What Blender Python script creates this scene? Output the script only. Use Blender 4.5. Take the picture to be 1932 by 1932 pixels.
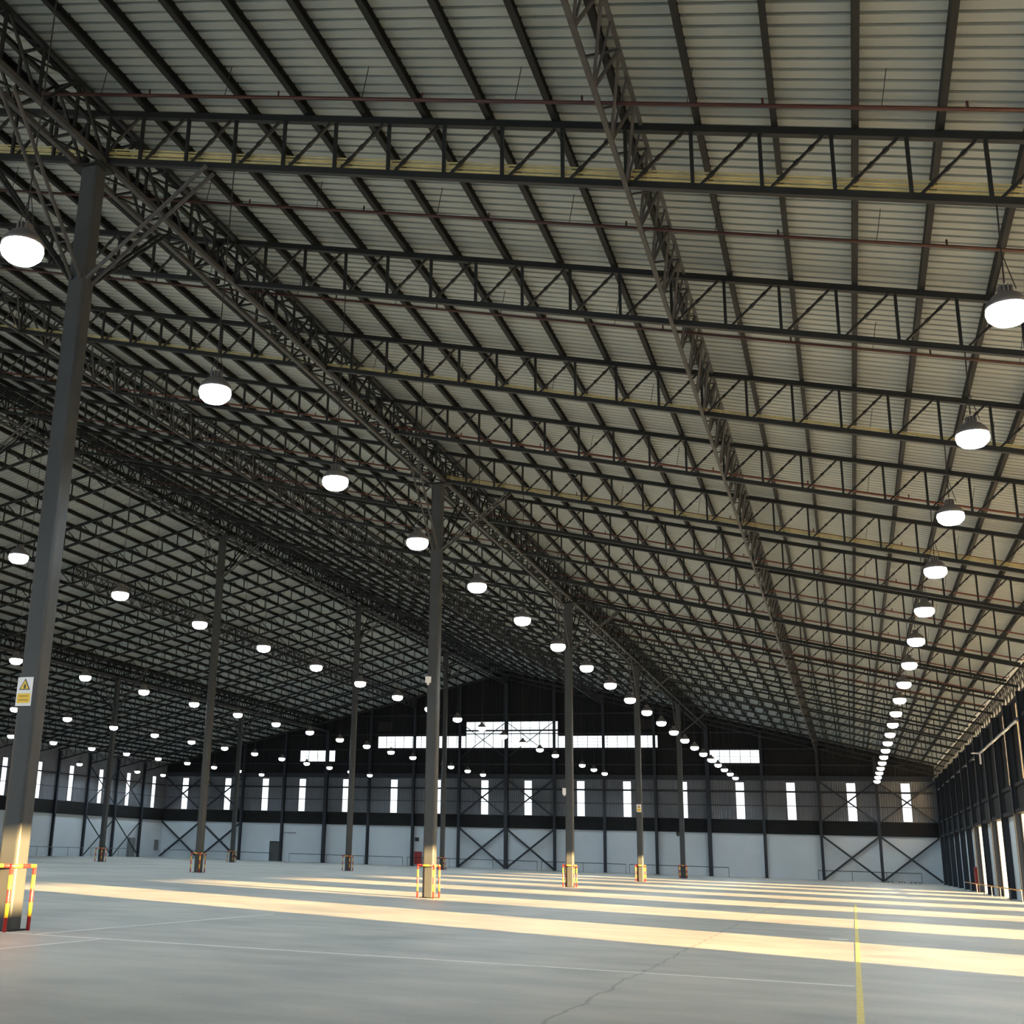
import bpy, bmesh, math, random
from mathutils import Vector, Matrix
random.seed(7)
S = bpy.context.scene
for o in list(bpy.data.objects): bpy.data.objects.remove(o)
COL = S.collection

# ------------------------------------------------------------ camera
CH = 1.6234
yaw, pitch, roll, F_PX = -0.3601, 0.2760, 0.0302, 2193.3
cam = bpy.data.objects.new('camera', bpy.data.cameras.new('camera')); COL.objects.link(cam)
Fw = Vector((math.sin(yaw)*math.cos(pitch), math.cos(yaw)*math.cos(pitch), math.sin(pitch)))
R0 = Vector((math.cos(yaw), -math.sin(yaw), 0)); U0 = R0.cross(Fw)
Rt = R0*math.cos(roll)+U0*math.sin(roll); Up = -R0*math.sin(roll)+U0*math.cos(roll)
cam.matrix_world = Matrix(((Rt.x, Up.x, -Fw.x, 0), (Rt.y, Up.y, -Fw.y, 0), (Rt.z, Up.z, -Fw.z, CH), (0, 0, 0, 1)))
cam.data.sensor_width = 36; cam.data.lens = F_PX/1932*36
cam.data.shift_x = (966-771.34)/1932; cam.data.shift_y = (985.85-966)/1932
cam.data.clip_end = 1500
S.camera = cam
# ------------------------------------------------------------ world, sun, exposure
W = bpy.data.worlds.new('world'); S.world = W; W.use_nodes = True
bg = W.node_tree.nodes['Background']; bg.inputs[0].default_value = (0.84, 0.94, 1.0, 1); bg.inputs[1].default_value = 2.5
sun = bpy.data.objects.new('sun', bpy.data.lights.new('sun', 'SUN')); COL.objects.link(sun)
SUN_D = Vector((-0.912, 0.40, -0.1085)).normalized()
sun.rotation_euler = SUN_D.to_track_quat('-Z', 'Y').to_euler()
sun.data.energy = 84; sun.data.angle = math.radians(0.8); sun.data.color = (1.0, 0.60, 0.24)
LAMP_W = 880
vs = S.view_settings; vs.view_transform = 'Standard'; vs.look = 'None'; vs.gamma = 1; vs.use_curve_mapping = False; vs.exposure = 0.0

# ------------------------------------------------------------ grid of the hall
SP = 23.705                      # clear span between column rows
XA = -14.92; XB = XA-SP; XC = XB-SP; XR = XA+SP; XL = XC-SP
Y1 = 18.94; YF = Y1+120; YN = -30.0
SL = 0.2396                      # roof slope
def ztop(x): return 17.55-SL*(abs(x-XB)-SP)      # centre of truss top chord
DEP = 1.2
# ------------------------------------------------------------ materials
def mat(name, col, rough=0.6, metal=0.0, var=0.0, scale=3.0, spec=0.5, bump=None):
    m = bpy.data.materials.new(name); m.use_nodes = True; nt = m.node_tree; b = nt.nodes['Principled BSDF']
    b.inputs['Base Color'].default_value = (*col, 1); b.inputs['Roughness'].default_value = rough
    b.inputs['Metallic'].default_value = metal; b.inputs['Specular IOR Level'].default_value = spec
    if var or bump:
        tc = nt.nodes.new('ShaderNodeTexCoord')
    if var:
        n = nt.nodes.new('ShaderNodeTexNoise'); n.inputs['Scale'].default_value = scale; n.inputs['Detail'].default_value = 6
        nt.links.new(tc.outputs['Object'], n.inputs['Vector'])
        r = nt.nodes.new('ShaderNodeValToRGB'); r.color_ramp.elements[0].position = .3; r.color_ramp.elements[1].position = .7
        r.color_ramp.elements[0].color = (*[c*(1-var) for c in col], 1); r.color_ramp.elements[1].color = (*[min(1, c*(1+var)) for c in col], 1)
        nt.links.new(n.outputs['Fac'], r.inputs[0]); nt.links.new(r.outputs[0], b.inputs['Base Color'])
    if bump:
        axis, period, dist = bump
        w = nt.nodes.new('ShaderNodeTexWave'); w.bands_direction = axis; w.inputs['Scale'].default_value = 2*math.pi/(20*period)*1.0
        nt.links.new(tc.outputs['Object'], w.inputs['Vector'])
        bp = nt.nodes.new('ShaderNodeBump'); bp.inputs['Distance'].default_value = dist; bp.inputs['Strength'].default_value = 1
        nt.links.new(w.outputs['Fac'], bp.inputs['Height']); nt.links.new(bp.outputs[0], b.inputs['Normal'])
    return m
M = {}
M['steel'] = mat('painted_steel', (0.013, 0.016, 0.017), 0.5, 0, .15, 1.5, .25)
M['column'] = mat('column_paint', (0.042, 0.050, 0.056), 0.42, 0, .10, 1.2, .22)
M['wallcol'] = mat('wall_column_paint', (0.022, 0.029, 0.040), 0.55, spec=.3)
M['purlin'] = mat('purlin_steel', (0.013, 0.016, 0.017), 0.6, spec=.2)
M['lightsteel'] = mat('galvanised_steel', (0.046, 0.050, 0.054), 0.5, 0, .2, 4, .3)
M['roof'] = mat('roof_sheet', (0.315, 0.360, 0.358), 0.5, 0, .05, .6, .3)
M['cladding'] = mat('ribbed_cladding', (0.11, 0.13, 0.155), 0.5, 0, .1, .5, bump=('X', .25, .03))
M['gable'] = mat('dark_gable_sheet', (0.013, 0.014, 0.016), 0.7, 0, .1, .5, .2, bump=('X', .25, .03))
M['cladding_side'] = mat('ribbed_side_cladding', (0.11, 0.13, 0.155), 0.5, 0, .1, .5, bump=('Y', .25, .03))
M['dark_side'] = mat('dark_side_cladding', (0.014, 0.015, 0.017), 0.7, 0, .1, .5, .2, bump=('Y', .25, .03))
M['white_wall'] = mat('white_wall_paint', (0.46, 0.545, 0.62), 0.6, 0, .06, .25)
M['band'] = mat('dark_band', (0.009, 0.010, 0.012), 0.7, 0, .2, .6, .2)
M['yellow'] = mat('yellow_conduit', (0.42, 0.38, 0.17), 0.5, 0, .2, 3)
M['redpipe'] = mat('red_pipe', (0.035, 0.006, 0.006), 0.5)
M['orangepipe'] = mat('orange_pipe', (0.10, 0.022, 0.014), 0.5)
M['black'] = mat('black_rubber', (0.012, 0.012, 0.013), 0.6)
M['housing'] = mat('lamp_housing', (0.10, 0.10, 0.105), 0.4)
M['yline'] = mat('yellow_line_paint', (0.52, 0.45, 0.14), 0.6, 0, .15, 8)
M['wline'] = mat('pale_joint_filler', (0.68, 0.69, 0.67), 0.6, 0, .12, 5)
M['signwhite'] = mat('sign_white', (0.70, 0.72, 0.76), 0.4)
M['signyellow'] = mat('sign_yellow', (0.75, 0.50, 0.02), 0.4)
M['signbrown'] = mat('sign_brown', (0.35, 0.20, 0.02), 0.4)
M['signblack'] = mat('sign_black', (0.02, 0.02, 0.02), 0.4)
M['red'] = mat('red_paint', (0.22, 0.012, 0.015), 0.4)
M['door'] = mat('grey_door', (0.06, 0.07, 0.07), 0.5)
M['grey'] = mat('grey_cabinet', (0.13, 0.15, 0.17), 0.5)
M['outside'] = mat('outside_concrete', (0.62, 0.60, 0.56), 0.8, 0, .08, .2)
M['wood'] = mat('dark_pallet', (0.06, 0.05, 0.045), 0.7)
def emis(name, col, st):
    m = bpy.data.materials.new(name); m.use_nodes = True; nt = m.node_tree; nt.nodes.clear()
    e = nt.nodes.new('ShaderNodeEmission'); e.inputs[0].default_value = (*col, 1); e.inputs[1].default_value = st
    o = nt.nodes.new('ShaderNodeOutputMaterial'); nt.links.new(e.outputs[0], o.inputs[0]); return m
M['lens'] = emis('lit_lens', (0.93, 0.96, 1.0), 14)
def glass():
    m = bpy.data.materials.new('frosted_pane'); m.use_nodes = True; nt = m.node_tree; nt.nodes.clear()
    t = nt.nodes.new('ShaderNodeBsdfTransparent'); t.inputs[0].default_value = (.9, .9, .9, 1)
    d = nt.nodes.new('ShaderNodeBsdfTranslucent'); d.inputs[0].default_value = (.95, .95, .95, 1)
    x = nt.nodes.new('ShaderNodeMixShader'); x.inputs[0].default_value = 1.0; o = nt.nodes.new('ShaderNodeOutputMaterial')
    nt.links.new(t.outputs[0], x.inputs[1]); nt.links.new(d.outputs[0], x.inputs[2]); nt.links.new(x.outputs[0], o.inputs[0]); return m
M['pane'] = glass()
def floor_mat():
    m = bpy.data.materials.new('concrete_floor'); m.use_nodes = True; nt = m.node_tree; L = nt.links.new; N = nt.nodes.new
    b = nt.nodes['Principled BSDF']; tc = N('ShaderNodeTexCoord')
    def noise(sx, sy, sc, det=5):
        mp = N('ShaderNodeMapping'); mp.inputs['Scale'].default_value = (sx, sy, 1); mp.inputs['Rotation'].default_value = (0, 0, .3); L(tc.outputs['Object'], mp.inputs[0])
        n = N('ShaderNodeTexNoise'); n.inputs['Scale'].default_value = sc; n.inputs['Detail'].default_value = det; L(mp.outputs[0], n.inputs['Vector']); return n
    n1 = noise(1, 1, .16); n2 = noise(.7, 1.3, .8, 8); n3 = noise(1, 1, 14, 4)
    r = N('ShaderNodeValToRGB'); e = r.color_ramp.elements
    e[0].position = .40; e[0].color = (.235, .260, .262, 1); e[1].position = .60; e[1].color = (.395, .405, .385, 1)
    a = N('ShaderNodeMath'); a.operation = 'MULTIPLY_ADD'; L(n2.outputs['Fac'], a.inputs[0]); a.inputs[1].default_value = .45
    a2 = N('ShaderNodeMath'); a2.operation = 'MULTIPLY'; L(n1.outputs['Fac'], a2.inputs[0]); a2.inputs[1].default_value = .47; L(a2.outputs[0], a.inputs[2])
    a3 = N('ShaderNodeMath'); a3.operation = 'MULTIPLY_ADD'; L(n3.outputs['Fac'], a3.inputs[0]); a3.inputs[1].default_value = .08; L(a.outputs[0], a3.inputs[2])
    L(a3.outputs[0], r.inputs[0])
    # dark shrinkage crack along the middle of the bay: distance |x+3.06+wobble|
    sp = N('ShaderNodeSeparateXYZ'); L(tc.outputs['Object'], sp.inputs[0])
    wn = noise(1, 1, 1.3, 6)
    w = N('ShaderNodeMath'); w.operation = 'MULTIPLY_ADD'; L(wn.outputs['Fac'], w.inputs[0]); w.inputs[1].default_value = .30; L(sp.outputs[0], w.inputs[2])
    d = N('ShaderNodeMath'); d.operation = 'ADD'; L(w.outputs[0], d.inputs[0]); d.inputs[1].default_value = 3.06-.15
    ab = N('ShaderNodeMath'); ab.operation = 'ABSOLUTE'; L(d.outputs[0], ab.inputs[0])
    mr = N('ShaderNodeMapRange'); mr.inputs[1].default_value = .008; mr.inputs[2].default_value = .035; mr.inputs[3].default_value = .68; mr.inputs[4].default_value = 1; L(ab.outputs[0], mr.inputs[0])
    mx = N('ShaderNodeMix'); mx.data_type = 'RGBA'; mx.blend_type = 'MULTIPLY'; mx.inputs[0].default_value = 1
    L(r.outputs[0], mx.inputs[6]); cc = N('ShaderNodeCombineColor'); [L(mr.outputs[0], cc.inputs[i]) for i in range(3)]; L(cc.outputs[0], mx.inputs[7])
    L(mx.outputs[2], b.inputs['Base Color'])
    rr = N('ShaderNodeMapRange'); rr.inputs[3].default_value = .42; rr.inputs[4].default_value = .62; L(n2.outputs['Fac'], rr.inputs[0]); L(rr.outputs[0], b.inputs['Roughness'])
    b.inputs['Specular IOR Level'].default_value = .3
    return m
M['floor'] = floor_mat()
def stripe_mat(name, along):
    m = bpy.data.materials.new(name); m.use_nodes = True; nt = m.node_tree; L = nt.links.new; N = nt.nodes.new
    b = nt.nodes['Principled BSDF']; b.inputs['Roughness'].default_value = .4
    tc = N('ShaderNodeTexCoord'); sp = N('ShaderNodeSeparateXYZ'); L(tc.outputs['Object'], sp.inputs[0])
    if along == 'z': src = sp.outputs[2]; per = .50; off = .0
    else:
        a = N('ShaderNodeMath'); a.operation = 'ADD'; L(sp.outputs[0], a.inputs[0]); L(sp.outputs[1], a.inputs[1]); src = a.outputs[0]; per = .50; off = .30
    a = N('ShaderNodeMath'); a.operation = 'ADD'; L(src, a.inputs[0]); a.inputs[1].default_value = off+50
    mo = N('ShaderNodeMath'); mo.operation = 'MODULO'; L(a.outputs[0], mo.inputs[0]); mo.inputs[1].default_value = per
    g = N('ShaderNodeMath'); g.operation = 'GREATER_THAN'; L(mo.outputs[0], g.inputs[0]); g.inputs[1].default_value = per/2
    mx = N('ShaderNodeMix'); mx.data_type = 'RGBA'; L(g.outputs[0], mx.inputs[0]); mx.inputs[6].default_value = (.40, .02, .018, 1); mx.inputs[7].default_value = (.72, .46, .03, 1)
    L(mx.outputs[2], b.inputs['Base Color']); return m
M['stripe_post'] = stripe_mat('red_yellow_post', 'z'); M['stripe_rail'] = stripe_mat('red_yellow_rail', 'h')

# ------------------------------------------------------------ helpers
class MB:
    def __init__(s): s.v = []; s.f = []
    def hexa(s, P):
        n = len(s.v); s.v += [tuple(p) for p in P]
        s.f += [tuple(n+i for i in q) for q in ((0, 3, 2, 1), (4, 5, 6, 7), (0, 1, 5, 4), (1, 2, 6, 5), (2, 3, 7, 6), (3, 0, 4, 7))]
        return s
    def box(s, a, b):
        x0, y0, z0 = [min(a[i], b[i]) for i in range(3)]; x1, y1, z1 = [max(a[i], b[i]) for i in range(3)]
        return s.hexa([(x0, y0, z0), (x1, y0, z0), (x1, y1, z0), (x0, y1, z0), (x0, y0, z1), (x1, y0, z1), (x1, y1, z1), (x0, y1, z1)])
    def bar(s, a, b, w, h=None):          # rectangular bar a->b
        h = h or w; a = Vector(a); b = Vector(b); d = (b-a).normalized()
        ref = Vector((0, 0, 1)) if abs(d.z) < .95 else Vector((0, 1, 0))
        u = d.cross(ref).normalized()*w/2; v = u.cross(d).normalized()*h/2
        return s.hexa([a-u-v, a+u-v, a+u+v, a-u+v, b-u-v, b+u-v, b+u+v, b-u+v])
    def tube(s, a, b, r, n=8, r2=None, cap=True):
        a = Vector(a); b = Vector(b); d = (b-a).normalized(); r2 = r if r2 is None else r2
        ref = Vector((0, 0, 1)) if abs(d.z) < .95 else Vector((0, 1, 0))
        u = d.cross(ref).normalized(); v = u.cross(d); k = len(s.v)
        for c, rr in ((a, r), (b, r2)):
            for i in range(n):
                t = 2*math.pi*i/n; s.v.append(tuple(c+(u*math.cos(t)+v*math.sin(t))*rr))
        for i in range(n): j = (i+1) % n; s.f.append((k+i, k+j, k+n+j, k+n+i))
        if cap: s.f.append(tuple(k+i for i in range(n-1, -1, -1))); s.f.append(tuple(k+n+i for i in range(n)))
        return s
    def lathe(s, prof, n=16, c=(0, 0, 0)):   # prof [(r,z)] revolved about z
        k = len(s.v)
        for r, z in prof:
            for i in range(n): t = 2*math.pi*i/n; s.v.append((c[0]+r*math.cos(t), c[1]+r*math.sin(t), c[2]+z))
        for q in range(len(prof)-1):
            for i in range(n): j = (i+1) % n; s.f.append((k+q*n+i, k+q*n+j, k+(q+1)*n+j, k+(q+1)*n+i))
        s.f.append(tuple(k+i for i in range(n-1, -1, -1))); s.f.append(tuple(k+(len(prof)-1)*n+i for i in range(n)))
        return s
    def prism(s, pts, z0, z1):
        k = len(s.v); n = len(pts)
        for z in (z0, z1): s.v += [(p[0], p[1], z) for p in pts]
        for i in range(n): j = (i+1) % n; s.f.append((k+i, k+j, k+n+j, k+n+i))
        s.f.append(tuple(k+i for i in range(n-1, -1, -1))); s.f.append(tuple(k+n+i for i in range(n))); return s
    def mesh(s, name, m, smooth=False):
        me = bpy.data.meshes.new(name); me.from_pydata(s.v, [], s.f); me.materials.append(m)
        if smooth: me.shade_smooth()
        return me
def link(name, data, parent=None, loc=(0, 0, 0)):
    o = bpy.data.objects.new(name, data); COL.objects.link(o); o.location = loc
    if parent: o.parent = parent
    return o
def obj(name, mb, m, parent=None, loc=(0, 0, 0), smooth=False): return link(name, mb.mesh(name, m, smooth), parent, loc)
def tag(o, label, cat, group=None):
    o['label'] = label; o['category'] = cat
    if group: o['group'] = group
    return o
def thing(name, label, cat, loc=(0, 0, 0), group=None): return tag(link(name, None, None, loc), label, cat, group)
def struct(name, mb, m, loc=(0, 0, 0)):
    o = obj(name, mb, m, None, loc); o['kind'] = 'structure'; return o
ORD = ['zeroth', 'first', 'second', 'third', 'fourth', 'fifth', 'sixth', 'seventh', 'eighth', 'ninth', 'tenth', 'eleventh', 'twelfth']
def nth(n):
    if n < len(ORD): return ORD[n]
    return '%d%s' % (n, 'th' if 10 <= n % 100 <= 20 else {1: 'st', 2: 'nd', 3: 'rd'}.get(n % 10, 'th'))

# ============================================================ STRUCTURE
struct('floor', MB().box((XL-.3, YN, -.3), (XR+.35, YF+.3, 0)), M['floor'])
struct('ground', MB().box((XR+.35, -120, -.32), (220, 260, -.02)), M['outside'])
# roof sheets: trapezoid ribs run down the slope
ZR = .30
def roof_side(x_edge):
    me = MB(); per = .28; y = YN; prof = []
    while y < YF+.2:
        prof += [(y, 0), (y+per-.085, 0), (y+per-.07, .06), (y+per-.015, .06)]; y += per
    xr = XB
    for (yy, dz) in prof:
        for x in (xr, x_edge): me.v.append((x, yy, ztop(x)+ZR+dz))
    for i in range(len(prof)-1): me.f.append((2*i, 2*i+1, 2*i+3, 2*i+2))
    return me
c = struct('ceiling', roof_side(XR+5.0), M['roof']); c2 = obj('roof_slope', roof_side(XL-.9), M['roof'], c)
obj('ridge_cap', MB().hexa([(XB-.4, YN, ztop(XB)+ZR-.12), (XB+.4, YN, ztop(XB)+ZR-.12), (XB+.4, YF, ztop(XB)+ZR-.12), (XB-.4, YF, ztop(XB)+ZR-.12),
                            (XB-.4, YN, ztop(XB)+ZR+.15), (XB+.4, YN, ztop(XB)+ZR+.15), (XB+.4, YF, ztop(XB)+ZR+.15), (XB-.4, YF, ztop(XB)+ZR+.15)]), M['purlin'], c)

def wall_cells(xs, ztopf, holes, put, z0):
    """vertical strips between sorted xs, holes=(x0,x1,z0,z1)"""
    for a, b in zip(xs[:-1], xs[1:]):
        mid = (a+b)/2; hs = sorted([(h[2], h[3]) for h in holes if h[0]-1e-6 < mid < h[1]+1e-6]); z = z0
        for h in hs:
            if h[0] > z+1e-6: put(a, b, z, z, h[0], h[0])
            z = h[1]
        put(a, b, z, z, ztopf(a), ztopf(b))
# --- far gable wall
ZW = 4.72; ZB = 6.2
struct('wall_far', MB().box((XL, YF, 0), (XR, YF+.3, ZW)), M['white_wall'])
struct('trim_1', MB().box((XL, YF-.12, ZW), (XR, YF+.3, ZB)).box((XL, YF-.22, ZW-.02), (XR, YF-.12, ZW+.16)).box((XL, YF-.22, ZB-.2), (XR, YF-.12, ZB)).box((XL, YF-.18, 5.35), (XR, YF-.12, 5.5)), M['band'])
SLITS = [-83.04, -76.63, -71.12, -65.82, -59.72, -53.2, -47.5, -41.41, -36.0, -29.62, -24.16, -17.75, -11.46, -6.0, .29, 5.8]
holes = [(x-.5, x+.5, ZB, 10.32) for x in SLITS]
RIB = [(-66.4, -61.4, 12.45, 13.9), (-14.66, -9.0, 12.38, 13.9), (-55.6, -43.9, 14.13, 15.65), (-32.3, -20.45, 14.13, 15.6), (-43.9, -32.3, 14.13, 17.36)]
holes += RIB
xs = sorted(set([XL, XR, XB]+[h[0] for h in holes]+[h[1] for h in holes]))
g = MB()
def put_far(a, b, za0, zb0, za1, zb1):
    g.hexa([(a, YF, za0), (b, YF, zb0), (b, YF+.12, zb0), (a, YF+.12, za0), (a, YF, za1), (b, YF, zb1), (b, YF+.12, zb1), (a, YF+.12, za1)])
wall_cells(sorted(set([XL, XR]+[h[0] for h in holes[:16]]+[h[1] for h in holes[:16]])), lambda x: 10.9, holes[:16], put_far, ZB)
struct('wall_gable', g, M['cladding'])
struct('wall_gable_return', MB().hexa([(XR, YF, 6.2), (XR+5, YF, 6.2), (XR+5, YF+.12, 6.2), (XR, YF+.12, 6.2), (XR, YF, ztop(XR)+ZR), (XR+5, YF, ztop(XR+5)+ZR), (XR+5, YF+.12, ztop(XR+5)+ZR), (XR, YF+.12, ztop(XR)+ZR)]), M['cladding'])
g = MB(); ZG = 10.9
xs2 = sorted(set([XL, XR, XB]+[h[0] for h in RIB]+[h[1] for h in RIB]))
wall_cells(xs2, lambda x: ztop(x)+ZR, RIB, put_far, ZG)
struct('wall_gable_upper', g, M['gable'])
# --- left wall
LS = [Y1+6*k+3 for k in range(-8, 20)]
struct('wall_left', MB().box((XL-.3, YN, 0), (XL, YF, ZW)), M['white_wall'])
struct('trim_2', MB().box((XL-.3, YN, ZW), (XL+.12, YF-.25, ZB)).box((XL+.12, YN, ZW), (XL+.2, YF-.25, ZW+.15)), M['band'])
g = MB()
lh = [(y-.5, y+.5, ZB, 10.32) for y in LS]
def put_l(a, b, za0, zb0, za1, zb1):
    g.hexa([(XL-.12, a, za0), (XL, a, za0), (XL, b, zb0), (XL-.12, b, zb0), (XL-.12, a, za1), (XL, a, za1), (XL, b, zb1), (XL-.12, b, zb1)])
wall_cells(sorted(set([YN, YF]+[h[0] for h in lh]+[h[1] for h in lh])), lambda y: ztop(XL)+ZR, lh, put_l, ZB)
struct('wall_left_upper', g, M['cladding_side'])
# --- right wall: every second bay stands open to the yard
ZO = 4.60
rh = []
for k in range(0, 7): rh.append((Y1+12*k+.12, Y1+12*k+5.88, 0.0, ZO))
rh.append((Y1-12+.12, Y1-12+4.2, 3.2, ZO))
g = MB()
def put_r(a, b, za0, zb0, za1, zb1):
    if zb1 > za0+1e-4: g.hexa([(XR, a, za0), (XR+.3, a, za0), (XR+.3, b, zb0), (XR, b, zb0), (XR, a, za1), (XR+.3, a, za1), (XR+.3, b, zb1), (XR, b, zb1)])
wall_cells(sorted(set([YN, YF]+[h[0] for h in rh]+[h[1] for h in rh])), lambda y: ZO, [h if h[2] > 0 else (h[0], h[1], 0, ZO) for h in rh], put_r, 0.0)
struct('wall_right', g, M['white_wall'])
struct('trim_3', MB().box((XR-.12, YN, ZO), (XR+.3, YF-.25, ZB)).box((XR-.3, YN, ZO), (XR-.12, YF-.25, ZO+.22)).box((XR-.22, YN, ZB-.2), (XR-.12, YF-.25, ZB)), M['band'])
g = MB(); rs = [(Y1+6*k+2.5, Y1+6*k+3.5, ZB, 10.32) for k in range(-8, 20)]
def put_r2(a, b, za0, zb0, za1, zb1):
    g.hexa([(XR, a, za0), (XR+.12, a, za0), (XR+.12, b, zb0), (XR, b, zb0), (XR, a, za1), (XR+.12, a, za1), (XR+.12, b, zb1), (XR, b, zb1)])
wall_cells(sorted(set([YN, YF]+[h[0] for h in rs]+[h[1] for h in rs])), lambda y: 10.5, rs, put_r2, ZB)
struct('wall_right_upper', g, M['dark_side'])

# ------------------------------------------------------------ windows (structure)
WN = [0]
def window(axis, u0, u1, z0, z1, at, mull=(), rails=(), out=1):
    WN[0] += 1
    def bx(mb, a0, a1, c0, c1, d0, d1):
        if axis == 'x': mb.box((a0, at+d0, c0), (a1, at+d1, c1))
        else: mb.box((at+d0, a0, c0), (at+d1, a1, c1))
    f = MB(); w = .05
    s = out
    bx(f, u0, u0+w, z0, z1, -.03*s, .08*s); bx(f, u1-w, u1, z0, z1, -.03*s, .08*s); bx(f, u0+w, u1-w, z0, z0+w, -.03*s, .08*s); bx(f, u0+w, u1-w, z1-w, z1, -.03*s, .08*s)
    for u in mull: bx(f, u-.03, u+.03, z0+w, z1-w, 0, .06*s)
    for z in rails: bx(f, u0+w, u1-w, z-.02, z+.02, .065*s, .08*s)
    o = obj('window_%d' % WN[0], f, M['lightsteel']); o['kind'] = 'structure'
    p = MB(); bx(p, u0+.01, u1-.01, z0+.01, z1-.01, .09*s, .10*s); obj('pane', p, M['pane'], o)
for x in SLITS: window('x', x-.5, x+.5, ZB, 10.32, YF)
for (a, b, z0, z1) in RIB:
    n = int(round((b-a)/1.15)); window('x', a, b, z0, z1, YF, [a+(b-a)*i/n for i in range(1, n)], [z0+(z1-z0)*i/4 for i in range(1, 4)])
for y in LS:
    if y > 95: window('y', y-.5, y+.5, ZB, 10.32, XL, out=-1)
for k in range(-8, 20): window('y', Y1+6*k+2.5, Y1+6*k+3.5, ZB, 10.32, XR)

# ------------------------------------------------------------ wall columns, girts, bracing
def hsec(mb, x, y, z0, z1, w, d, ax):
    t = .025
    if ax == 'x':
        mb.box((x-w/2, y-d, z0), (x+w/2, y-d+t, z1)); mb.box((x-w/2, y-t, z0), (x+w/2, y, z1)); mb.box((x-t/2, y-d+t, z0), (x+t/2, y-t, z1))
    else:
        s = ax; mb.box((x, y-w/2, z0), (x+s*t, y+w/2, z1)); mb.box((x+s*(d-t), y-w/2, z0), (x+s*d, y+w/2, z1)); mb.box((x+s*t, y-t/2, z0), (x+s*(d-t), y+t/2, z1))
BAY = SP/4
for i in range(1, 16):
    x = XL+BAY*i
    t = thing('wall_column', 'dark steel column standing against the far gable wall, %s counted from the right corner' % nth(16-i), 'column', (x, YF-.25, 0), 'columns along the far gable wall')
    w = .42 if i % 4 == 0 else .30; m = MB(); hsec(m, 0, 0, 0.02, ztop(x)-.1-(.0), w, .34, 'x'); obj('shaft', m, M['wallcol'], t)
    obj('base_plate', MB().box((-.3, -.45, 0), (.3, .1, .03)), M['wallcol'], t)
for k in range(14, 20):
    y = Y1+6*k
    t = thing('wall_column', 'dark steel column standing against the left side wall, %s before the far corner' % nth(20-k), 'column', (XL+.22, y, 0), 'columns along the left side wall')
    m = MB(); hsec(m, 0, 0, .02, ztop(XL)-.1, .26, .3, 1); obj('shaft', m, M['wallcol'], t); obj('base_plate', MB().box((-.1, -.25, 0), (.4, .25, .03)), M['wallcol'], t)
for k in range(7, 20):
    y = Y1+6*k
    t = thing('wall_column', 'dark steel column standing against the right side wall, %s before the far corner' % nth(20-k), 'column', (XR-.02, y, 0), 'columns along the right side wall')
    m = MB(); hsec(m, 0, 0, .02, 10.5, .28, .36, -1); obj('shaft', m, M['wallcol'], t); obj('base_plate', MB().box((-.45, -.25, 0), (.1, .25, .03)), M['wallcol'], t)
def girt(name, a, b, w, h, label):
    o = obj(name, MB().bar(Vector(a)-Vector(a), Vector(b)-Vector(a), w, h), M['wallcol'], None, a); tag(o, label, 'beam')
yg = YF-.12
girt('wall_girt', (XL+.3, yg, 9.27), (XR-.3, yg, 9.27), .2, .2, 'thick dark rail across the far wall windows below their heads')
girt('wall_girt', (XL+.3, yg, 7.74), (XR-.3, yg, 7.74), .08, .08, 'thin dark rail across the far wall windows at mid height')
girt('wall_girt', (XL+.3, yg, 10.75), (XR-.3, yg, 10.75), .2, .55, 'deep dark beam running just above the upright windows of the far wall')
girt('wall_girt', (XL+.18, 95, 9.27), (XL+.18, YF-.6, 9.27), .14, .16, 'dark rail across the upright windows of the left side wall')
girt('wall_girt', (XL+.18, 95, 7.74), (XL+.18, YF-.6, 7.74), .06, .07, 'thin dark rail low across the upright windows of the left side wall')
girt('wall_girt', (XR-.16, 60, 9.27), (XR-.16, YF-.6, 9.27), .14, .16, 'dark rail across the upright windows of the right side wall')
for i, z in enumerate((12.2, 13.98, 15.85, 18.2, 20.0, 21.6)):
    if z < 20: hw = (ztop(XB)-.2-z)/SL; girt('wall_girt', (XB-hw+.8, yg, z), (XB+hw-.8, yg, z), .08, .12, 'thin dark girt across the dark upper gable, %s up from the upright windows' % nth(i+1))
girt('wall_girt', (-43.9, yg, 16.24), (-32.3, yg, 16.24), .12, .2, 'dark transom crossing the tall centre ribbon window of the gable')
def cross(axis, u0, u1, z0, z1, at, w, label, group):
    t = thing('cross_brace', label, 'brace', ((u0+u1)/2, at, z0) if axis == 'x' else (at, (u0+u1)/2, z0), group)
    h = (u1-u0)/2; H = z1-z0
    for s in (-1, 1):
        if axis == 'x': mb = MB().bar((-h*s, .03*s, 0), (h*s, .03*s, H), w)
        else: mb = MB().bar((.03*s, -h*s, 0), (.03*s, h*s, H), w)
        obj('diagonal_bar', mb, M['wallcol'], t)
yb = YF-.42
bays = {0: 'beside the left corner', 1: 'second bay from the left', 7: 'just left of the centre column', 8: 'just right of the centre column', 14: 'second bay from the right', 15: 'beside the right corner'}
for i, w in bays.items():
    u0, u1 = XL+BAY*i+.1, XL+BAY*(i+1)-.1
    cross('x', u0, u1, .15, 4.6, yb, .2, 'dark steel X brace on the low white far wall, %s' % w, 'X braces on the white far wall')
    cross('x', u0, u1, 6.1, 10.4, yb, .16, 'dark X brace across upright far windows, %s' % w, 'X braces across the upright far windows')
for i, w in ((7, 'left'), (8, 'right')):
    cross('x', XL+BAY*i+.1, XL+BAY*(i+1)-.1, 13.0, 17.2, yb, .09, 'dark X brace behind the tall ribbon window, %s half' % w, 'X braces at the ribbon window')
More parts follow.
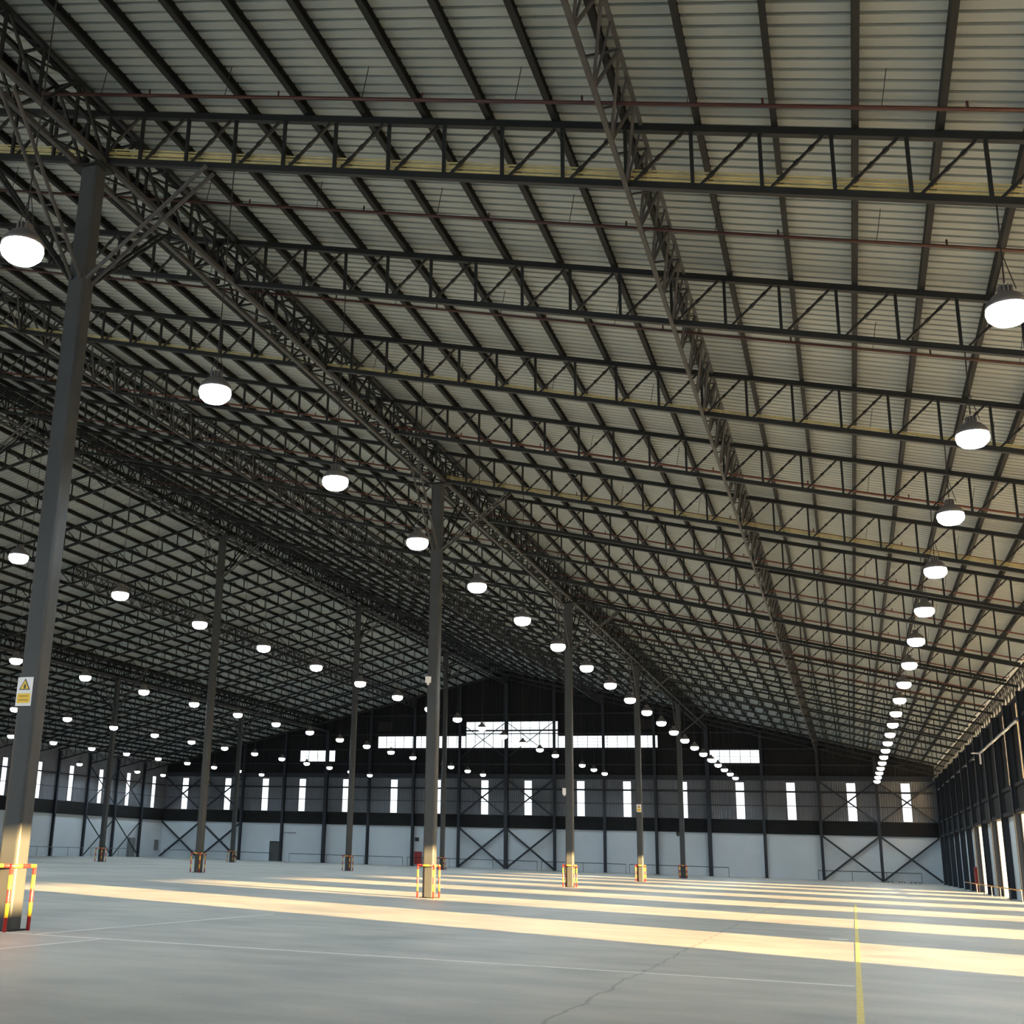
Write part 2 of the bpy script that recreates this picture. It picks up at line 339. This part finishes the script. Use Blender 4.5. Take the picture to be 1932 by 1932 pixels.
for k, w in ((18, 'second'), (17, 'third')):
    cross('y', Y1+6*k+.1, Y1+6*k+5.9, .15, 4.6, XL+.52, .1, 'grey X brace on the low white left wall, %s bay before the far corner' % w, 'X braces on the left wall')
    cross('y', Y1+6*k+.1, Y1+6*k+5.9, 6.1, 10.4, XL+.52, .1, 'dark X brace across the left wall windows, %s bay before the far corner' % w, 'X braces across the left windows')

# louvres, door, sign bar, cabinets
for x0, x1, w in ((-22.4, -20.7, 'right'), (-55.6, -53.8, 'left')):
    m = MB()
    for i in range(7): m.box((x0, YF-.1, 16.35+i*.16), (x1, YF-.02, 16.46+i*.16))
    tag(obj('wall_louvre', m, M['black']), 'black louvre on the dark gable above the %s end of the ribbon window' % w, 'vent')
d = struct('door_1', MB().box((-69.9, YF-.06, 0), (-68.45, YF-.005, 2.35)), M['door']); obj('door_frame', MB().box((-70.0, YF-.09, 0), (-69.9, YF-.002, 2.45)).box((-68.45, YF-.09, 0), (-68.35, YF-.002, 2.45)).box((-69.9, YF-.09, 2.35), (-68.45, YF-.002, 2.45)), M['wallcol'], d)
obj('door_handle', MB().box((-68.75, YF-.12, 1.0), (-68.6, YF-.06, 1.05)), M['lightsteel'], d)
tag(obj('wall_shelf_bar', MB().box((-68.0, YF-.14, 3.50), (-66.4, YF-.005, 3.60)), M['grey']), 'slim grey bar fixed high on the white far wall right of the grey door', 'bar')
def cabinet(x0, x1, y0, y1, z0, z1, m, label, cat='cabinet'):
    t = thing('wall_cabinet', label, cat, ((x0+x1)/2, (y0+y1)/2, z0)); hx, hy, h = (x1-x0)/2, (y1-y0)/2, z1-z0
    obj('cabinet_body', MB().box((-hx, -hy, 0), (hx, hy, h)), m, t)
    if hx > hy: obj('cabinet_door', MB().box((-hx+.04, -hy-.02, .05), (hx-.04, -hy, h-.05)), m, t)
    elif x0 < -50: obj('cabinet_door', MB().box((hx, -hy+.04, .05), (hx+.02, hy-.04, h-.05)), m, t)
    else: obj('cabinet_door', MB().box((-hx-.02, -hy+.04, .05), (-hx, hy-.04, h-.05)), m, t)
cabinet(XL, XL+.38, 130.9, 132.1, 0, 2.35, M['grey'], 'tall grey cabinet standing against the left white wall by an X brace')
cabinet(XL, XL+.25, 137.2, 137.9, .9, 2.2, M['grey'], 'small grey box hung low at the left end of the far corner')
cabinet(XR-.42, XR-.02, 98.0, 98.9, 0, 1.75, M['red'], 'red fire cabinet on the floor against the right wall')
cabinet(-50.1, -49.2, YF-.6, YF-.35, .2, 1.7, M['red'], 'red fire hose cabinet on the far wall left of the second front column')
cabinet(-50.15, -49.75, YF-.3, YF, 2.9, 3.35, M['black'], 'small black box high on the white far wall above the red hose cabinet')

# ------------------------------------------------------------ purlins
NP = 18; dp = SP/NP
def purlin(x, label):
    z = ztop(x)+.065
    o = link('purlin', PMESH, None, (x, Y1, z)); return tag(o, label, 'beam', 'purlins under the roof sheets')
pm = MB(); L0, L1 = YN-Y1, YF-Y1
pm.box((-.05, L0, 0), (-.038, L1, .235)); pm.box((-.038, L0, 0), (.06, L1, .012)); pm.box((-.038, L0, .223), (.06, L1, .235)); pm.box((.048, L0, .012), (.06, L1, .04))
PMESH = pm.mesh('purlin', M['purlin'])
for i in range(1, 2*NP):
    purlin(XB+dp*i, 'long dark steel purlin under the roof, %s down from the ridge on the right slope' % nth(i))
    purlin(XB-dp*i, 'long dark steel purlin under the roof, %s down from the ridge on the left slope' % nth(i))

for i in (1, 2, 3): purlin(XR+dp*i, 'dark purlin under the eaves overhang beyond the right wall, %s outward' % nth(i))
# ------------------------------------------------------------ roof trusses
NPAN = 20; pw = SP/NPAN
def truss_parts(sgn):
    """local: origin = upper end of top chord centre, running sgn*x down the slope"""
    def p(u, low=False): return (sgn*u, 0, -SL*u-(DEP if low else 0))
    tc = MB().bar(p(.0), p(SP), .13, .14); bc = MB().bar(p(.15, 1), p(SP-.2, 1), .12, .13)
    web = MB()
    for i in range(1, NPAN): web.bar(p(i*pw), p(i*pw, 1), .065)
    for i in range(NPAN): dgn(web, Vector(p(i*pw+.08, 1)), Vector(p((i+1)*pw-.08)))
    v1 = MB().bar((0, 0, 0), (0, 0, -DEP), .065)
    d1 = MB(); dgn(d1, Vector((sgn*.08, 0, -SL*.08-DEP)), Vector((sgn*(pw-.08), 0, -SL*(pw-.08))))
    return (tc.mesh('top_chord', M['steel']), bc.mesh('bottom_chord', M['steel']), web.mesh('web_members', M['steel']), v1.mesh('vertical_member', M['steel']), d1.mesh('diagonal_member', M['steel']))
def dgn(mb, a, b):     # slim double angle with packing plates
    mb.bar(a, b, .055, .045)
    for t in (.25, .5, .75): c = a.lerp(b, t); d = (b-a).normalized()*.05; mb.bar(c-d, c+d, .07, .065)
TR_ = {1: truss_parts(1), -1: truss_parts(-1)}
spans = [(XA, 1, 'near row to right wall', 5), (XB, 1, 'ridge row to near row', 4), (XB, -1, 'ridge row to left row', 0), (XC, -1, 'left row to left wall', 0)]
for k in range(-1, 20):
    for x0, sg, txt, det in spans:
        y = Y1+6*k; first = {XA: 1, XB: 3 if sg == 1 else 8}.get(x0, 12)
        if k < first-1 and not (x0 == XA or (x0 == XB and sg == 1)): 
            if k < first-3: continue
        t = thing('roof_truss', 'dark lattice roof truss, %s, %s from the camera' % (txt, nth(k+2)), 'truss', (x0, y, ztop(x0)), 'roof trusses, %s' % txt)
        A_ = TR_[sg]; link('top_chord', A_[0], t); link('bottom_chord', A_[1], t)
        if 0 <= k < det:
            for i in range(1, NPAN): link('vertical_member', A_[3], t, (sg*i*pw, 0, -SL*i*pw))
            for i in range(NPAN): link('diagonal_member', A_[4], t, (sg*i*pw, 0, -SL*i*pw))
        else: link('web_members', A_[2], t)

# ------------------------------------------------------------ longitudinal lattice girders on the column rows
def box_girder(length, hw, zt, zb, pan, cs):
    tops = [MB().bar((s*hw, 0, zt), (s*hw, length, zt), cs) for s in (-1, 1)]
    bots = [MB().bar((s*hw, 0, zb), (s*hw, length, zb), cs*1.1) for s in (-1, 1)]
    n = int(round(length/pan)); units = []
    for i in range(n):
        u = MB(); y = i*pan
        for s in (-1, 1):
            u.bar((s*hw, y, zb), (s*hw, y, zt), .06)
            a, b = ((zb, zt) if i % 2 == 0 else (zt, zb)); u.bar((s*hw, y+.05, a), (s*hw, y+pan-.05, b), .055)
        u.bar((-hw, y, zb), (hw, y, zb), .05); u.bar((-hw, y, zt), (hw, y, zt), .05); u.bar((-hw, y, zb), (hw, y+pan, zb), .04); u.bar((-hw, y, zt), (hw, y+pan, zt), .04)
        units.append((u, y))
    return tops, bots, units
GH = .30
tp, bt, un = box_girder(24, GH, 0, -1.28, 1.2, .10)
gt = [m.mesh('top_chord', M['steel']) for m in tp]; gb = [m.mesh('bottom_chord', M['lightsteel']) for m in bt]
allw = MB()
for u, y in un:
    n = len(allw.v); allw.v += u.v; allw.f += [tuple(n+i for i in f) for f in u.f]
gw = allw.mesh('lacing_bars', M['steel']); gu = un[0][0].mesh('lacing_panel', M['steel']); gu2 = MB()
gu2m = un[1][0]; gu2m.v = [(a, b-1.2, c) for a, b, c in gu2m.v]; gu2 = gu2m.mesh('lacing_panel', M['steel'])
for row, x, nm in (('A', XA, 'near column row'), ('B', XB, 'ridge column row'), ('C', XC, 'far left column row')):
    for j in range(-1, 5):
        if row == 'C' and j < 1: continue
        t = thing('lattice_girder', 'dark box lattice girder over the %s, %s bay from the camera' % (nm, nth(j+2)), 'girder', (x, Y1+24*j, ztop(x)-.04), 'box girders over the %s' % nm)
        if j == 4: t.scale = (1, .965, 1)
        for m in gt: link('top_chord', m, t)
        for m in gb: link('bottom_chord', m, t)
        if row == 'A' and j in (-1, 0, 1):
            for i in range(20): link('lacing_panel', gu if i % 2 == 0 else gu2, t, (0, i*1.2, 0))
        else: link('lacing_bars', gw, t)
# mid-span triangular lattice girders
def tri_girder():
    u = MB(); zb = -DEP-.02
    for i in range(16):
        y = i*1.5
        for s in (-1, 1):
            u.bar((0, y, zb), (s*.3, y+.75, 0), .05); u.bar((s*.3, y+.75, 0), (0, y+1.5, zb), .05); u.bar((0, y, zb), (s*.3, y, 0), .035)
        u.bar((-.3, y+.75, 0), (.3, y+.75, 0), .035)
    return ([MB().bar((s*.3, 0, 0), (s*.3, 24, 0), .07).mesh('top_chord', M['lightsteel']) for s in (-1, 1)], MB().bar((0, 0, zb), (0, 24, zb), .08).mesh('bottom_chord', M['lightsteel']), u.mesh('lacing_bars', M['lightsteel']))
tt, tb, tw = tri_girder()
for x, nm, j0 in ((XA+SP/2, 'right hand', -1), (XB+SP/2, 'ridge to near row', 0), (XB-SP/2, 'left of the ridge', 2)):
    for j in range(j0, 5):
        t = thing('lattice_girder', 'grey three-chord lattice girder, %s span, %s length from the camera' % (nm, nth(j+2)), 'girder', (x, Y1+24*j, ztop(x)-.02), 'midspan girders of the %s span' % nm)
        for m in tt: link('top_chord', m, t)
        link('bottom_chord', tb, t); link('lacing_bars', tw, t)

# open lattice girder on top of the right wall, under the eaves
zc0 = 10.62; zc1 = ztop(XR)-.08
etc_ = MB().bar((0, 0, zc1-zc0), (0, 24, zc1-zc0), .12).mesh('top_chord', M['steel']); ebc = MB().bar((0, 0, 0), (0, 24, 0), .14).mesh('bottom_chord', M['steel'])
ew = MB()
for i in range(16):
    y = 1.5*i; ew.bar((0, y, 0), (0, y, zc1-zc0), .06); ew.bar((.03, y, 0), (.03, y+1.5, zc1-zc0), .05); ew.bar((-.03, y+1.5, 0), (-.03, y, zc1-zc0), .05)
ew = ew.mesh('lacing_bars', M['lightsteel'])
for j in range(1, 5):
    t = thing('eaves_girder', 'open X-laced girder on top of the right wall, %s length from the camera' % nth(j), 'girder', (XR+.1, Y1+24*j, zc0), 'eaves girders on the right wall')
    link('top_chord', etc_, t); link('bottom_chord', ebc, t); link('lacing_bars', ew, t)
# ------------------------------------------------------------ main columns with knee braces
def rounded(w, d, r, n=4):
    pts = []
    for cx, cy, a0 in ((w/2-r, -d/2+r, -90), (w/2-r, d/2-r, 0), (-w/2+r, d/2-r, 90), (-w/2+r, -d/2+r, 180)):
        for i in range(n+1): a = math.radians(a0+90*i/n); pts.append((cx+r*math.cos(a), cy+r*math.sin(a)))
    return pts
def column(x, y, ztp, nm, label):
    t = thing('steel_column', label, 'column', (x, y, 0), 'free-standing columns of the %s' % nm)
    zt = ztp-DEP-.25
    obj('shaft', MB().prism(rounded(.44, .38, .075), .03, zt), M['column'], t)
    obj('base_plate', MB().box((-.27, -.25, 0), (.27, .25, .03)), M['steel'], t)
    obj('cap_plate', MB().box((-.36, -.26, zt), (.36, .26, zt+.05)), M['steel'], t)
    zn = zt-2.75
    for dx, dy in ((1, 0), (-1, 0), (0, 1), (0, -1)):
        if dx: ze = ztop(x+3*dx)-DEP-.08-(zt-zt)
        else: ze = zt+.08
        m = MB()
        for s in (-1, 1):
            a = (dx*.2+dy*s*.11, dy*.2+dx*s*.11, zn); b = (dx*3.0+dy*s*.16, dy*3.0+dx*s*.16, ze)
            m.tube(a, b, .042, 8)
        for q in (.2, .4, .6, .8):
            a = Vector((dx*(.2+2.8*q), dy*(.2+2.8*q), zn+(ze-zn)*q)); o_ = Vector((dy*.13, dx*.13, 0)); m.bar(a-o_, a+o_, .03)
        obj('knee_brace', m, M['lightsteel'] if (dy == -1 or dx == 1) else M['steel'], t)  # one brace finish: lighter steel paints the lit directions, darker steel the shaded ones
    return t
def guard(x, y, label, grp, rot=0):
    t = thing('column_guard', label, 'guard', (x, y, 0), grp)
    r, H = .036, 1.16; x0, x1, y0, y1 = -.31, .31, -.42, .25
    for xx in (x0, x1):
        p = link('hoop', MB().tube((xx, y0-.02, H), (xx, y1+.02, H), r, 10).mesh('hoop', M['stripe_rail'], True), t)
        for yy in (y0, y1): obj('post', MB().tube((xx, yy, 0), (xx, yy, H), r, 10), M['stripe_post'], p, smooth=True)
    for yy in (y0, y1): obj('cross_rail', MB().tube((x0+r, yy, H), (x1-r, yy, H), r*.95, 10), M['stripe_rail'], t, smooth=True)
names = {'A': ('near row', XA, ztop(XA)), 'B': ('ridge row', XB, ztop(XB)), 'C': ('left row', XC, ztop(XC))}
descA = ['big dark steel column at the left edge with a warning sign, its foot in warm sun', 'tall dark column near the picture centre, sunlit foot, second of the near row', 'third column of the near row, lower right of centre, orange sunlit foot', 'fourth column of the near row, with a small yellow sign and sunlit foot', 'fifth and last column of the near row, dark and unlit at its foot']
gdescA = ['red and yellow tube guard around the big sunlit column at the left edge', 'red and yellow tube guard around the sunlit column near the centre', 'red and yellow tube guard around the third column of the near row', 'orange sunlit tube guard around the fourth column of the near row', 'dark tube guard around the fifth column of the near row']
for j in range(5):
    column(XA, Y1+24*j, ztop(XA), 'near row', descA[j]); guard(XA, Y1+24*j, gdescA[j], 'tube guards of the near row')
descB = {1: 'ridge row column beyond the left frame edge, only its brace showing', 2: 'tall dark column of the ridge row, left of centre, nearest one fully seen', 3: 'slim dark column of the ridge row, second from the left', 4: 'slim dark column of the ridge row half hidden behind the centre column'}
for j in (1, 2, 3, 4):
    column(XB, Y1+24*j, ztop(XB), 'ridge row', descB[j])
    if j > 1: guard(XB, Y1+24*j, 'faded red and yellow tube guard around the %s visible ridge row column' % nth(j-1), 'tube guards of the ridge row')
descC = {3: 'dark column of the left row, left of the picture, nearer one', 4: 'dark column of the left row, farther one beside the far wall braces'}
for j in (3, 4):
    column(XC, Y1+24*j, ztop(XC), 'left row', descC[j]); guard(XC, Y1+24*j, 'pale tube guard around the %s left row column' % ('nearer' if j == 3 else 'farther'), 'tube guards of the left row')

# warning signs on columns
def sign(x, y, z, label, w=.36, h=.56):
    t = thing('warning_sign', label, 'sign', (x, y, z))
    obj('sign_plate', MB().box((-w/2, -.012, -h/2), (w/2, 0, h/2)), M['signwhite'], t)
    def tri(r, cz, dy, m, nm):
        mb = MB(); k = len(mb.v); P = [(-r, cz-r*.62), (r, cz-r*.62), (0, cz+r*1.1)]
        mb.v = [(p[0], dy, p[1]) for p in P]+[(p[0], dy+.004, p[1]) for p in P]; mb.f = [(0, 1, 2), (5, 4, 3), (0, 3, 4, 1), (1, 4, 5, 2), (2, 5, 3, 0)]; return obj(nm, mb, m, t)
    tri(w*.36, h*.20, -.017, M['signblack'], 'triangle_border'); tri(w*.27, h*.195, -.021, M['signyellow'], 'triangle_field')
    obj('pictogram', MB().box((-.015, -.026, h*.10), (.03, -.022, h*.22)).box((.0, -.026, h*.20), (.02, -.022, h*.27)), M['signblack'], t)
    obj('text_panel', MB().box((-w*.42, -.018, -h*.40), (w*.42, -.012, -h*.07)), M['signyellow'], t)
    m = MB()
    random.seed(3)
    for zz, n in ((-h*.16, 6), (-h*.30, 9)):
        xx = -w*.30
        while xx < w*.30: l = random.uniform(.012, .03); m.box((xx, -.021, zz-.012), (min(xx+l, w*.32), -.0182, zz+.012)); xx += l+.008
    obj('lettering', m, M['signbrown'], t)
sign(XA-.05, Y1-.192, 4.42, 'white and yellow triangle warning sign on the big left column')
sign(XA, Y1+72-.192, 5.3, 'small yellow and white sign on the fourth near row column', .36, .56)
tag(obj('sensor_box', MB().box((-.10, -.12, -.12), (.10, 0, .12)).tube((0, -.06, -.12), (0, -.06, -.2), .05), M['signwhite'], None, (XA-.15, Y1+24-.19, 8.1)), 'small white sensor box on the left of the centre column', 'sensor')
tag(obj('sensor_box', MB().box((-.10, -.12, -.18), (.10, 0, .18)).tube((0, -.06, -.18), (0, -.06, -.26), .05), M['signwhite'], None, (XA-.26, Y1+48-.1, 5.2)), 'small white box on the left side of the third near row column', 'sensor')
tag(obj('sensor_box', MB().box((-.30, -.12, -.18), (-.02, 0, .18)).tube((-.16, -.06, -.18), (-.16, -.06, -.26), .05), M['black'], None, (XA-.22, Y1+96, 4.0)), 'small dark box on the left side of the last near row column', 'sensor')

# ------------------------------------------------------------ lamps
hb = MB().lathe([(.05, .40), (.09, .38), (.11, .26), (.20, .22), (.30, .10), (.33, .02), (.32, .01)], 20).mesh('housing', M['housing'], True)
ln = MB().lathe([(.31, .01), (.325, -.06), (.30, -.15), (.22, -.23), (.07, -.265)], 20).mesh('lens', M['lens'], True)
fin = MB()
for i in range(10): a = 2*math.pi*i/10; fin.bar((.10*math.cos(a), .10*math.sin(a), .25), (.10*math.cos(a), .10*math.sin(a), .38), .02, .07)
fin = fin.mesh('heat_sink', M['housing'])
ld = bpy.data.lights.new('lamp_light', 'SPOT'); ld.energy = LAMP_W; ld.spot_size = math.radians(158); ld.spot_blend = .6; ld.shadow_soft_size = .3; ld.color = (.80, .94, 1.0)
rows = [(2.88, 10.17, 'right hand', 0), (-11.36, 10.41, 'second', 0), (-25.60, 10.80, 'third', 1), (-39.85, 10.59, 'fourth', 3), (-54.1, 10.45, 'fifth', 6), (-68.7, 10.45, 'sixth', 11), (-82.9, 10.3, 'leftmost', 16)]
for x, z, nm, k0 in rows:
    for k in range(-1 if nm in ('second', 'right hand', 'third', 'fourth') else k0, 20):
        t = thing('high_bay_lamp', 'lit white high bay lamp on a cable, %s in the %s row of lamps' % (nth(k+2), nm), 'lamp', (x, Y1+6*k, z), 'high bay lamps of the %s row' % nm)
        h_ = link('housing', hb, t); link('lens', ln, t); link('heat_sink', fin, h_)
        zc = ztop(x)-DEP-.05-z
        obj('cable', MB().tube((0, 0, .45), (.03, 0, zc), .013, 6).tube((.16, 0, .33), (.03, 0, .9), .008, 5).tube((-.16, 0, .33), (.03, 0, .9), .008, 5), M['black'], t)
        l = link('lamp_light', ld, t, (0, 0, -.33))

# ------------------------------------------------------------ conduits on trusses, sprinkler pipes
def conduit(k, x0, n, m, txt, up=.15):
    y = Y1+6*k; t = thing('conduit_bundle', 'yellow conduits clipped along the %s' % txt, 'conduit', (x0, y+.09, ztop(x0)-DEP))
    for i in range(n):
        zz = up+.055*i; obj('conduit', MB().tube((.2, .02*(i % 2), zz-.05), (SP-.3, .02*(i % 2), zz-SL*(SP-.3)), .018, 6), m, t)
conduit(0, XA, 5, M['yellow'], 'first roof truss right of the big column')
conduit(0, XB, 5, M['yellow'], 'first roof truss left of the big column')
conduit(2, XA, 2, M['yellow'], 'third roof truss of the right span')
conduit(4, XA, 3, M['yellow'], 'roof truss at the second near row column')
conduit(2, XB, 2, M['yellow'], 'third roof truss of the ridge span')
PY = [17.2, 21.56, 26.7, 32.4, 38.1, 44.1, 50.1, 56.1, 62.1, 68.1, 74.1, 80.1]
for i, y in enumerate(PY):
    for x0, sg, nm in ((XA, 1, 'right span'), (XB, 1, 'ridge span')):
        if nm == 'ridge span' and i > 7: continue
        m_ = M['redpipe'] if i < 3 else M['orangepipe']
        t = thing('sprinkler_pipe', 'slim dark red sprinkler pipe under the purlins of the %s, %s from the camera' % (nm, nth(i+1)), 'pipe', (x0, y, ztop(x0)-.65), 'sprinkler pipes of the %s' % nm)
        obj('pipe_run', MB().tube((-1.5 if nm == 'right span' else .3, 0, 1.5*SL if nm == 'right span' else -.07), (SP-.5, 0, -SL*(SP-.5)), .035, 8), m_, t, smooth=True)
        for j in range(8):
            u = dp*(1+2.25*j); obj('hanger', MB().bar((u, 0, -SL*u), (u+.12, 0, -SL*(u+.12)+.72), .012), M['black'], t)
            obj('sprinkler_head', MB().tube((u+1.2, 0, -SL*(u+1.2)), (u+1.2, 0, -SL*(u+1.2)+.14), .02, 6), m_, t)

# ------------------------------------------------------------ rails along the far walls
def rail(axis, u0, u1, at, posts, label, m=None, H=1.0, r=.035, cat='railing'):
    m = m or M['wallcol']
    t = thing('low_railing', label, cat, (u0, at, 0) if axis == 'x' else (at, u0, 0)); L_ = u1-u0
    P = (lambda u, z: (u, 0, z)) if axis == 'x' else (lambda u, z: (0, u, z))
    obj('top_rail', MB().tube(P(0, H), P(L_, H), r), m, t)
    for i in range(posts): obj('post', MB().tube(P(L_*i/(posts-1), 0), P(L_*i/(posts-1), H), r*.7), M['grey'] if cat == 'barrier' else m, t)
rail('x', -84.6, -74.5, YF-1.6, 3, 'low grey rail on the far floor at the left X braces', M['grey'])
rail('x', -74.0, -69.0+.2, YF-1.6, 2, 'low dark rail on the far floor left of the grey door')
rail('x', -66.4, -51.2, YF-1.6, 4, 'low dark rail on the far floor right of the grey door')
rail('x', -50.6, -34.5, YF-1.6, 4, 'low dark rail on the far floor before the centre of the far wall')
rail('x', -34.0, -24.2, YF-1.6, 3, 'low dark rail on the far floor right of the central X braces')
rail('x', -23.8, -12.9, YF-1.6, 3, 'low dark rail on the far floor behind the last near row column')
rail('x', -3.6, 6.6, YF-1.6, 4, 'low dark rail on the far floor at the right X braces')
rail('y', 108.5, 119.8, XL+1.3, 5, 'low grey rail before the left wall, nearer run', M['grey'])
rail('y', 121.5, 130.0, XL+1.3, 4, 'low grey rail before the left wall, farther run', M['grey'])
rail('y', 70.0, 104.0, XR-.75, 8, 'red and yellow striped barrier rail before the right wall', M['stripe_rail'], .62, .035, 'barrier')
for i, (x, w, n) in enumerate(((3.3, .9, 'left'), (4.6, .6, 'middle'), (5.9, 1.0, 'right'))):
    m = MB()
    for q in range(4): m.box((-w/2, -.4+.25*q, .1), (w/2, -.28+.25*q, .13))
    for q in (-1, 0, 1): m.box((q*w*.42-.04, -.4, 0), (q*w*.42+.04, .47, .1))
    tag(obj('pallet', m, M['wood'], None, (x, YF-2.6, 0)), 'small dark pallet on the floor by the right X braces, %s one' % n, 'pallet')
# pale pipe on right wall
t = thing('wall_pipe', 'pale horizontal pipe high on the right wall ending in a bracket', 'pipe', (XR-.62, 66, 8.85))
obj('pipe_run', MB().tube((0, 0, 0), (0, 18.6, 0), .06), M['signwhite'], t, smooth=True); obj('bracket', MB().bar((0, 18.6, 0), (0, 18.6, -.7), .1).bar((0, 18.6, 0), (-.5, 18.6, 0), .08), M['signwhite'], t)

# ------------------------------------------------------------ painted floor lines
tag(obj('floor_line', MB().box((-.04, 0, .0005), (.04, 49.5, .003)), M['yline'], None, (-.04, 8, 0)), 'yellow painted line running away down the floor at right', 'marking')
tag(obj('floor_line', MB().box((0, -.045, .0005), (15.4, .045, .003)), M['wline'], None, (-15.5, 18.47, 0)), 'thin pale line crossing the near floor from the left column to the yellow line', 'marking')
tag(obj('floor_line', MB().box((-.03, 0, .0005), (.03, 8.4, .003)), M['wline'], None, (-12.45, 10, 0)), 'short pale line leaving the frame at the lower left', 'marking')
tag(obj('floor_line', MB().box((-.03, 0, .0005), (.03, 9.5, .003)), M['wline'], None, (-13.95, 18.6, 0)), 'faint pale line running away right of the big left column', 'marking')
tag(obj('floor_line', MB().box((-.18, -.12, .0005), (.22, .12, .003)), M['wline'], None, (-.45, 29.6, 0)), 'short pale dash beside the yellow line in the second shadow', 'marking')
